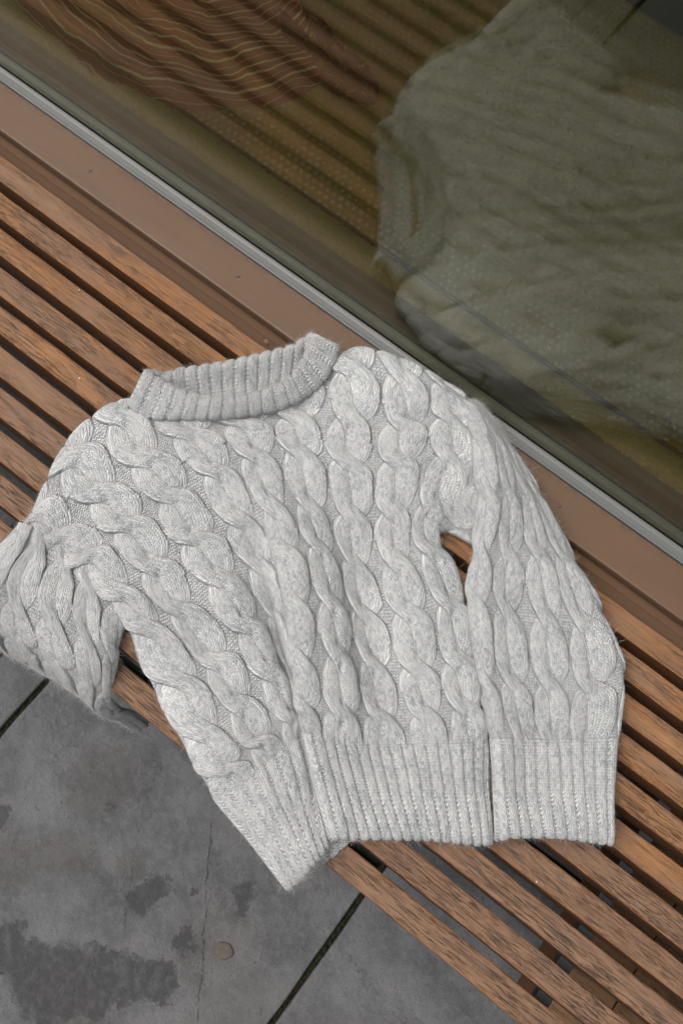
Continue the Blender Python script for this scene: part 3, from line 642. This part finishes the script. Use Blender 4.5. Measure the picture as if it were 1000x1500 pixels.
SLL = [
  [(-52.9,-41.4,1.5), (-51.1,-40.8,2.2), (-48.7,-40.7,2.4), (-45,-40.6,2.4), (-40.5,-41,2.4), (-36.8,-41.4,2), (-34.3,-41.3,1.2)],
  [(-52.6,-48.3,1.2), (-50.5,-47.5,3), (-46.8,-46.5,3.2), (-42,-45.4,3.2), (-37.4,-45,3.2), (-34.2,-44.9,2.8), (-32.9,-44.1,1.2)],
  [(-51.4,-53.3,1), (-48.7,-52.3,3), (-44.4,-50.3,3.2), (-38.9,-49.2,3.2), (-34.1,-48.2,3), (-31.9,-47.7,2.6), (-31.2,-47.2,1)],
  [(-50.3,-55.9,0.2), (-47.9,-54.6,1.6), (-42.4,-52.2,1.8), (-36.9,-51.4,1.8), (-32,-50.2,1.6), (-30.3,-49.9,1.2), (-29.7,-49.7,0.2)]]
COLT = [
  [(-52.4,-19.9,2.2), (-49.2,-19.5,2.8), (-45.8,-17.1,3), (-42.4,-14.3,3), (-39.4,-11.3,3), (-36.6,-8.1,3.1), (-34.7,-4.6,3.2), (-33.9,-0.8,3.2), (-34.6,3.2,3), (-35.6,5.2,2.5)],
  [(-52.9,-17.5,3.1), (-49.7,-17.2,3.9), (-46.2,-15.8,4.2), (-42.7,-13.4,4.3), (-39.8,-10.7,4.4), (-37.3,-7.5,4.4), (-35.8,-4.2,4.5), (-35.5,-0.6,4.4), (-36.3,2.7,4.1), (-37.1,4.5,3.5)],
  [(-53.7,-14.8,3.2), (-50.6,-14.7,4.1), (-46.9,-14.1,4.6), (-43.2,-12.3,4.8), (-40.5,-9.9,4.9), (-38.2,-6.6,4.9), (-37.1,-3.5,4.9), (-37.4,-0.1,4.7), (-38.3,2.5,4.3), (-38.9,4.1,3.6)]]
COLB = [
  [(-53.8,-14.5,2.8), (-51.8,-13.6,2.5), (-50.6,-11.6,2.4), (-48.2,-8.9,2.4), (-45.1,-5.1,2.4), (-42.2,-1.1,2.5), (-40.6,1.2,2.6), (-39.9,3.3,2.9), (-39.3,4.1,3.5)],
  [(-52.3,-15.7,1.2), (-50.3,-15,1.1), (-49.1,-13.1,1), (-46.8,-10.4,1), (-43.8,-6.8,1), (-41,-2.9,1.1), (-39.5,-0.6,1.1), (-38.9,1.5,1.2), (-38.5,2.5,1.5)],
  [(-50.7,-17,0.1), (-48.7,-16.4,0.1), (-47.6,-14.5,0.1), (-45.4,-11.9,0.1), (-42.5,-8.4,0.1), (-39.9,-4.6,0.1), (-38.5,-2.4,0.1), (-38,-0.3,0.1), (-37.7,0.8,0.1)]]

# ================================================================== the sweater
def hermite(knots, Y, x):
    """C1 cubic through the rows of Y (first axis) at the knots, evaluated at x"""
    k = np.asarray(knots, float); Y = np.asarray(Y, float); d = np.diff(k)
    sl = np.diff(Y, axis=0) / d.reshape(-1, *([1] * (Y.ndim - 1)))
    m = np.empty_like(Y); m[0] = sl[0]; m[-1] = sl[-1]
    w1 = d[1:] / (d[1:] + d[:-1]); w1 = w1.reshape(-1, *([1] * (Y.ndim - 1)))
    m[1:-1] = w1 * sl[:-1] + (1 - w1) * sl[1:]
    i = np.clip(np.searchsorted(k, x, side='right') - 1, 0, len(k) - 2)
    h = d[i]; t = (x - k[i]) / h
    sh = (-1,) + (1,) * (Y.ndim - 1); t = t.reshape(sh); h = h.reshape(sh)
    return ((1 + 2 * t) * (1 - t) ** 2) * Y[i] + t * (1 - t) ** 2 * h * m[i] + t * t * (3 - 2 * t) * Y[i + 1] + t * t * (t - 1) * h * m[i + 1]
def surface(net, U, V, us, vs_):
    a = hermite(V, net, vs_)                       # rows -> dense
    return hermite(U, np.swapaxes(a, 0, 1), us).swapaxes(0, 1)
def normals(P):
    du = np.gradient(P, axis=1); dv = np.gradient(P, axis=0)
    n = np.cross(dv, du); return n / np.maximum(np.linalg.norm(n, axis=-1, keepdims=True), 1e-9)
def tuck(net, left=True, right=True, top=True, bottom=True, inw=0.4, dz=1.2, bdz=0.9):
    """turns the borders of a control net under, so that the cloth ends in a rounded fold"""
    N = np.asarray(net, float)
    def turn(e, i, amt, drop):
        r = e + (i - e) * amt; r[..., 2] = e[..., 2] - drop; return r
    if left: N = np.concatenate([turn(N[:, :1], N[:, 1:2], inw, dz), N], 1)
    if right: N = np.concatenate([N, turn(N[:, -1:], N[:, -2:-1], inw, dz)], 1)
    if top: N = np.concatenate([turn(N[:1], N[1:2], 0.25, dz), N], 0)
    if bottom: N = np.concatenate([N, turn(N[-1:], N[-2:-1], 0.12, bdz)], 0)
    return N
_ph = RNG.uniform(0, 6.28, (40, 2)); _fr = RNG.uniform(-1, 1, (40, 2))
def wob(u, v, f=1.0, n=8, o=0):
    s = 0
    for k in range(o, o + n): s = s + np.sin(_fr[k, 0] * 5.5 * f * u + _fr[k, 1] * 5.5 * f * v + _ph[k, 0])
    return s / math.sqrt(n)
def cable(u, v, hw, vpx, upx, rows, centre=None, amp=1.0, seed=0):
    """two-strand rope cables on whole numbers of u, one crossing per unit of v.
    returns height (cm) and the stitch coordinates (column, row, purl)"""
    c0 = np.round(u); jit = 0.06 * np.sin(c0 * 12.9 + seed) ; vv_ = v + jit + 0.05 * wob(u * 0.35, v, 1.0, 6, 20)
    x = (u - c0) / hw
    x = x * (1 + 0.06 * np.sin(c0 * 5.1 + np.floor(v) * 2.3)) + 0.05 * wob(c0, v, 0.8, 6, 10)
    best = np.zeros_like(u); ca = u * 15.0; cb = v * rows; pu = np.ones_like(u)
    A = 0.52; SWD = 0.58
    for k in (0, 1):
        t = vv_ + 0.5 + k
        sn = np.sin(math.pi * t); xk = -A * sn * (1.38 - 0.38 * sn ** 2); zk = -np.cos(math.pi * t)
        slope = -A * math.pi * np.cos(math.pi * t) * (1.38 - 1.14 * sn ** 2) * hw * upx / vpx
        wl = SWD * (1 + 0.10 * np.clip(-sn, -1, 1)) * np.where(zk > 0, 1 - 0.16 * zk ** 2, 1.0)   # fuller on the right, waisted at the crossing
        d = (x - xk) / np.sqrt(1 + slope ** 2 * 0.85) / wl
        ins = np.abs(d) < 1
        f = np.sqrt(np.clip(1 - np.abs(d) ** 2.8, 0, 1))
        h = amp * np.where(zk > 0, 0.55 * f + 0.34 * zk, 0.55 * f - 0.24 * np.abs(zk) ** 2.0)
        h = h + amp * 0.07 * np.clip(xk / A, -1, 1) * f
        w = ins & (h > best)
        best = np.where(w, h, best)
        ca = np.where(w, d * 2.6 + 0.5 + 40 * k + 200 * c0, ca)
        cb = np.where(w, (v + slope * (x - xk) * hw * upx / vpx) * rows, cb)
        pu = np.where(w, 0.0, pu)
    # the pinched holes beside each crossing, where one strand dives under the other
    s = vv_ - (np.floor(vv_) + 0.5)
    for sx, sg in ((0.02, 0.21), (-0.02, -0.21)):
        e = ((x - sx - 0.5 * (s - sg)) / 0.15) ** 2 + ((s - sg) / 0.085) ** 2
        best = best - amp * (0.60 if sg > 0 else 0.40) * np.exp(-e)
    return best, np.stack([ca, cb, pu], -1)
def ribs(u, v, per, rows, amp=0.32, cols=3):
    r = u * per; fr_ = np.abs(r - np.round(r)) * 2             # 0 at the rib's crest
    h = amp * np.clip(1.12 - np.clip(fr_, 0, 1) ** 2.6 * 1.25, 0, 1)
    st = np.stack([r * cols + 0.5 * (cols % 2 == 0), v * rows, (fr_ > (0.72 if cols == 3 else 0.52)).astype(float)], -1)
    return h, st
def arc(P, row, pitch):
    """rib count along one row of a surface, measured on the cloth itself"""
    d = np.linalg.norm(np.diff(P[row], axis=0), axis=1); return np.r_[0, np.cumsum(d)] / pitch
def blend(a, b, t):
    return a * (1 - t) + b * t
ALLP = []                                         # (positions, normals) for the fuzz
def finish(name, P, H, K, parent, keep=None, fuzz=1.0):
    Nn = normals(P)
    Q = (P + Nn * H[..., None]) * 0.01
    me = grid_mesh(name, Q, {'knit': K}, keep=keep, nrm=normals(Q) if keep is not None else None)
    o = link(name, me, M_WOOL, parent)
    if fuzz > 0:
        sel = np.ones(Q.shape[:2], bool)
        if keep is not None: sel[:-1, :-1] = keep; sel[-1] = False; sel[:, -1] = False
        nn_ = normals(Q); ALLP.append((Q[sel], nn_[sel], fuzz))
    return o

sweater = empty('sweater', (0, 0, 0), 'light grey cable-knit wool sweater spread out on the slatted bench', 'sweater')
# ---------------- front of the body and its ribbed hem
net = tuck(BODY, inw=0.5, dz=1.1)
U = [-0.72, -0.5] + list(range(9)) + [8.5, 8.72]; Vk = [-0.4] + list(range(11)) + [10.1]
us = np.linspace(-0.72, 8.72, 640); vs2 = np.linspace(-0.4, 10.1, 800)
P = surface(net, U, Vk, us, vs2)
UU, VV = np.meshgrid(us, vs2)
P[..., 2] += 0.22 * wob(UU * 0.5, VV * 0.6, 1.0, 8, 0) + 0.10 * wob(UU, VV, 1.6, 8, 8)
hc, kc = cable(UU, VV, 0.44, 75, 70, 17.0, amp=0.98)
RU = np.broadcast_to(arc(P, int(800 * 9.4 / 10.5), 1.36), UU.shape)
hr, kr = ribs(RU + 0.10 * wob(UU, VV, 0.8, 6, 2), VV, 1.0, 15.0, 0.30)
hr = hr + 0.12
tb = np.clip((VV - 7.72) / 0.40, 0, 1); tb = tb * tb * (3 - 2 * tb)
H = blend(hc, hr, tb); K = np.where((VV > 8.0)[..., None], kr, kc)
H *= np.clip((10.12 - VV) / 0.1, 0, 1) ** 0.5
edge_f = np.clip(np.minimum(UU + 0.72, 8.72 - UU) / 0.2, 0, 1) ** 0.5; H *= 0.25 + 0.75 * edge_f
H *= 1 - 0.8 * np.clip((0.5 - VV) / 0.7, 0, 1) * np.clip((1.2 - UU) / 1.0, 0, 1)
# squeezed cables in the long fold left of the middle
fold = np.exp(-((UU - 3.05) / 0.35) ** 2) * np.clip((VV - 3.6) / 1.2, 0, 1); H *= 1 - 0.35 * fold
# close the gap where the neck opening is
q_v = (VV[:-1, :-1] + VV[1:, 1:]) / 2
front = finish('front_panel', P, H, K, sweater, keep=q_v < 8.0)
hem = finish('hem', P, H, K, sweater, keep=q_v >= 8.0)
# ---------------- back hem showing inside the opening
net = tuck(BACK, top=False, inw=0.4, dz=0.3, bdz=0.4)
us = np.linspace(-0.72, 8.72, 420); vs2 = np.linspace(8, 10.1, 150)
P = surface(net, U, [8, 9, 10, 10.1], us, vs2); UU, VV = np.meshgrid(us, vs2)
h, k = ribs(np.broadcast_to(arc(P, 100, 1.36), UU.shape), VV, 1.0, 15.0, 0.2); h *= np.clip((10.12 - VV) / 0.1, 0, 1) ** 0.5
finish('back_hem', P, h, k, sweater, fuzz=0.5)
# ---------------- right sleeve with cuff, and the part of it that runs under the arm
net = tuck(SLR, inw=0.45, dz=1.7, bdz=0.9)
U = [-0.7, -0.45, 0, 1, 2, 3, 3.78, 4.02]; Vk = [-0.5] + list(range(9)) + [8.12]
us = np.linspace(-0.7, 4.02, 270); vs2 = np.linspace(-0.5, 8.12, 640)
P = surface(net, U, Vk, us, vs2); UU, VV = np.meshgrid(us, vs2)
P[..., 2] += 0.15 * wob(UU * 0.6 + 9, VV * 0.7, 1.0, 8, 4)
hc, kc = cable(UU, VV + 0.45, 0.455, 92, 52, 21.0, amp=0.8, seed=3)
RU = np.broadcast_to(arc(P, int(640 * 7.5 / 8.62), 1.45), UU.shape)
hr, kr = ribs(RU + 0.08 * wob(UU, VV, 0.8, 6, 5), VV, 1.0, 16, 0.26)
hr = hr + 0.12
tb = np.clip((VV - 5.78) / 0.30, 0, 1); tb = tb * tb * (3 - 2 * tb)
H = blend(hc, hr, tb); K = np.where((VV > 6.0)[..., None], kr, kc)
H *= np.clip((8.14 - VV) / 0.1, 0, 1) ** 0.5
H *= 0.25 + 0.75 * np.clip((VV - 0.5) / 1.5, 0, 1)
H *= 0.3 + 0.7 * np.clip(np.minimum(UU + 0.7, 4.02 - UU) / 0.25, 0, 1) ** 0.5
q_v = (VV[:-1, :-1] + VV[1:, 1:]) / 2
slv = finish('sleeve', P, H, K, sweater, keep=q_v < 6.0)
slv['label'] = 'sleeve lying straight down on the right of the body'
finish('cuff', P, H, K, slv, keep=q_v >= 6.0)
net = tuck(UND, left=False, right=False, top=False, bdz=1.2)
us = np.linspace(-0.5, 2.5, 110); vs2 = np.linspace(0, 3.2, 110)
P = surface(net, [-0.5, 0.5, 1.5, 2.5], [0, 1, 2, 3, 3.2], us, vs2); UU, VV = np.meshgrid(us, vs2)
h, k = cable(VV * 0.55 + 0.1, UU * 0.75 + 0.3, 0.43, 70, 60, 19.0, amp=0.8, seed=5)
h *= np.clip((3.2 - VV) / 0.5, 0, 1) ** 0.5
finish('underarm', P, h, k, slv, fuzz=0.7)
# ---------------- left sleeve, falling over the front edge of the bench
S4 = np.asarray(SLL, float)
S4[2, :, 1] = np.maximum(S4[2, :, 1], -51.0); S4[3, :, 1] = np.maximum(S4[3, :, 1], -52.9)
rows = [S4]
base = S4[3].copy(); base[:, 1] = np.minimum(base[:, 1], -51.2)
for z, dy, sh in ((-3.0, -1.6, 0.4), (-8.0, -1.9, 1.4), (-13.0, -1.2, 2.4), (-17.0, -1.1, 3.0), (-21.0, -1.0, 3.4)):
    r = base.copy(); r[:, 1] += dy; r[:, 0] += sh; r[:, 2] = z; r[0, 1] += 1.3; r[-1, 1] += 1.3; rows.append(r[None])
net = np.concatenate(rows, 0)
net = tuck(net, top=False, bottom=False, inw=0.45, dz=0.0)
net[:4, 0, 2] -= 1.2; net[:4, -1, 2] -= 1.2; net[4:, 0, 1] += 1.2; net[4:, -1, 1] += 1.2
U = [-0.75, -0.45, 0, 1, 2, 3, 3.7, 4.1, 4.35]; Vk = [0, 1, 2, 3, 4, 5, 6, 6.7, 7.4]
us = np.linspace(-0.75, 4.35, 260); vs2 = np.linspace(0, 7.4, 420)
P = surface(net, U, Vk, us, vs2); UU, VV = np.meshgrid(us, vs2)
P[..., 2] += 0.15 * wob(UU * 0.6 + 4, VV * 0.7, 1.0, 8, 12) * (VV < 3.6)
hc, kc = cable(UU, VV * 0.62 + 0.35, 0.48, 100, 52, 15.0, amp=0.7, seed=8)
hr, kr = ribs(UU, VV, 3.2, 14.0, 0.3)
H = np.where(VV > 6.0, hr, hc); K = np.where((VV > 6.0)[..., None], kr, kc)
H *= 0.25 + 0.75 * np.clip(np.minimum(UU + 0.75, 4.35 - UU) / 0.25, 0, 1) ** 0.5
q_v = (VV[:-1, :-1] + VV[1:, 1:]) / 2
sll = finish('sleeve', P, H, K, sweater, keep=q_v < 6.0)
sll['label'] = 'sleeve falling over the front edge of the bench on the left'
finish('cuff', P, H, K, sll, keep=q_v >= 6.0)
# ---------------- collar: front band with a rolled top, and the back band seen inside it
C3 = np.asarray(COLT, float)
low = C3[0].copy(); low[:, 2] -= 1.3; low[:, :2] += (C3[2] - C3[0])[:, :2] * 0.12
inn = C3[2].copy(); d = (C3[2] - C3[0])[:, :2]; d /= np.linalg.norm(d, axis=1)[:, None]
r1 = inn.copy(); r1[:, :2] += d * 0.30; r1[:, 2] -= 0.12
r2 = inn.copy(); r2[:, :2] += d * 0.40; r2[:, 2] -= 0.7
r3 = inn.copy(); r3[:, :2] += d * 0.25; r3[:, 2] = 0.4
net = np.concatenate([low[None], C3, r1[None], r2[None], r3[None]], 0)
net = tuck(net, top=False, bottom=False, inw=0.2, dz=1.6)
Vk = [-0.25, 0, 0.5, 1, 1.12, 1.3, 1.8]; U = np.r_[-0.25, np.arange(10.0), 9.25]
us = np.linspace(-0.25, 9.25, 430); vs2 = np.linspace(-0.25, 1.8, 120)
P = surface(net, U, Vk, us, vs2)[::-1]; UU, VV = np.meshgrid(us, vs2); VV = VV[::-1]
h, k = ribs(np.broadcast_to(arc(P, 60, 1.75), UU.shape) + 0.06 * wob(UU, UU * 0, 0.7, 6, 3), -VV, 1.0, 8.5, 0.27, 5)
collar = finish('collar', P, h, k, sweater)
B2 = np.asarray(COLB, float)
o1 = B2[0].copy(); o1[:, 1] += 0.6; o1[:, 0] -= 0.3; o1[:, 2] -= 0.35
o2 = B2[0].copy(); o2[:, 1] += 0.5; o2[:, 0] -= 0.2; o2[:, 2] -= 1.6
net = np.concatenate([o2[None], o1[None], B2], 0)
us = np.linspace(0, 8, 380); vs2 = np.linspace(-0.6, 1, 90)
P = surface(net, np.arange(9.0), [-0.6, -0.2, 0, 0.5, 1], us, vs2); UU, VV = np.meshgrid(us, vs2)
h, k = ribs(np.broadcast_to(arc(P, 40, 1.75), UU.shape) + 0.4, VV, 1.0, 9.0, 0.30, 5)
bk = finish('collar_back', P, h, k, collar)

# ---------------- fuzz: loose fibres standing off the wool
def make_fuzz(n=90000):
    w = np.concatenate([np.full(len(p), f) for p, _, f in ALLP]); pos = np.concatenate([p for p, _, _ in ALLP]); nor = np.concatenate([q for _, q, _ in ALLP])
    i = RNG.choice(len(pos), n, p=w / w.sum()); p0 = pos[i]; nr = nor[i]
    d = nr * RNG.uniform(0.1, 0.7, (n, 1)) + RNG.normal(0, 0.6, (n, 3)); d /= np.linalg.norm(d, axis=1)[:, None]
    bend = RNG.normal(0, 0.7, (n, 3)); L = RNG.gamma(3.0, 0.0010, (n, 1)) + 0.001
    pts = np.stack([p0 - nr * 0.0005] + [p0 + L * (d * t + bend * t * t * 0.6) for t in (0.35, 0.7, 1.0)], 1)
    c = bpy.data.hair_curves.new('fuzz'); c.add_curves([4] * n)
    c.attributes['position'].data.foreach_set('vector', pts.astype(np.float32).ravel())
    ra = c.attributes.get('radius') or c.attributes.new('radius', 'FLOAT', 'POINT')
    ra.data.foreach_set('value', np.tile(np.array([0.00007, 0.00006, 0.00005, 0.00002], np.float32), n))
    m = NT('fibre', 0.9); m.color((0.62, 0.62, 0.60)); m.p.inputs['Specular IOR Level'].default_value = 0.1
    c.materials.append(m.m)
    o = bpy.data.objects.new('fuzz', c); COL.objects.link(o); o.parent = sweater; o['kind'] = 'stuff'
    return o
make_fuzz()

# ================================================================== small things
M_FLECK = mat_plain('white_fleck', (0.75, 0.75, 0.73), 0.7, 0, 300, 0.1)
def fleck(x, y, r, seed, label):
    rg = np.random.default_rng(seed); n = 9; V = [(0, 0, 0.0016)]; a0 = rg.uniform(0, 6.28)
    for zr, zz_ in ((0.7, 0.0013), (1.0, 0.0005)):
        for k in range(n):
            a = 2 * math.pi * k / n; e = r * zr * (1 + 0.6 * max(0, math.cos(a))) * rg.uniform(0.85, 1.1)
            V.append((e * math.cos(a) * math.cos(a0) - 0.6 * e * math.sin(a) * math.sin(a0), e * math.cos(a) * math.sin(a0) + 0.6 * e * math.sin(a) * math.cos(a0), zz_))
    F = [(0, 1 + k, 1 + (k + 1) % n) for k in range(n)] + [(1 + k, 1 + n + k, 1 + n + (k + 1) % n, 1 + (k + 1) % n) for k in range(n)]
    o = link('paint_fleck', pymesh('paint_fleck', V, F, True), M_FLECK); o.location = (x, y, 0.0002)
    tag(o, label, 'fleck', 'white flecks on the slats')
fleck(0.286, -0.203, 0.0026, 1, 'largest white fleck lying on a slat beside the right cuff')
fleck(-0.713, -0.098, 0.0012, 2, 'tiny white fleck on a rear slat left of the collar')
fleck(-0.618, -0.203, 0.0012, 3, 'tiny white fleck on the slat above the left shoulder')
fleck(0.273, -0.361, 0.0011, 4, 'tiny white fleck on a slat below the right cuff')
# brown pebble trodden flat on the paving
V = []; F = []; n = 16; rg = np.random.default_rng(5)
rj = [0.92 + 0.13 * math.sin(2.0 * k * 0.39 + 1) + 0.07 * math.sin(5 * k * 0.39) + rg.uniform(-0.04, 0.04) for k in range(n)]
for zr, z_ in ((1.0, 0.0), (0.96, 0.0022), (0.82, 0.0034), (0.45, 0.0036)):
    for k in range(n):
        a = 2 * math.pi * k / n; V.append((0.0155 * zr * rj[k] * math.cos(a), 0.0165 * zr * rj[k] * math.sin(a), z_))
V.append((0, 0, 0.0034))
for q in range(3):
    for k in range(n): a = q * n + k; b = q * n + (k + 1) % n; F.append((a, b, b + n, a + n))
F += [(3 * n + k, 3 * n + (k + 1) % n, 4 * n) for k in range(n)]
peb = link('pebble', pymesh('pebble', V, F, True), mat_plain('pebble_brown', (0.105, 0.088, 0.074), 0.85, 0, 120, 0.4, 0.002))
peb.location = (0.024, -0.701, GZ + 0.0003); tag(peb, 'flat round brown pebble on the grey paving slab', 'pebble')
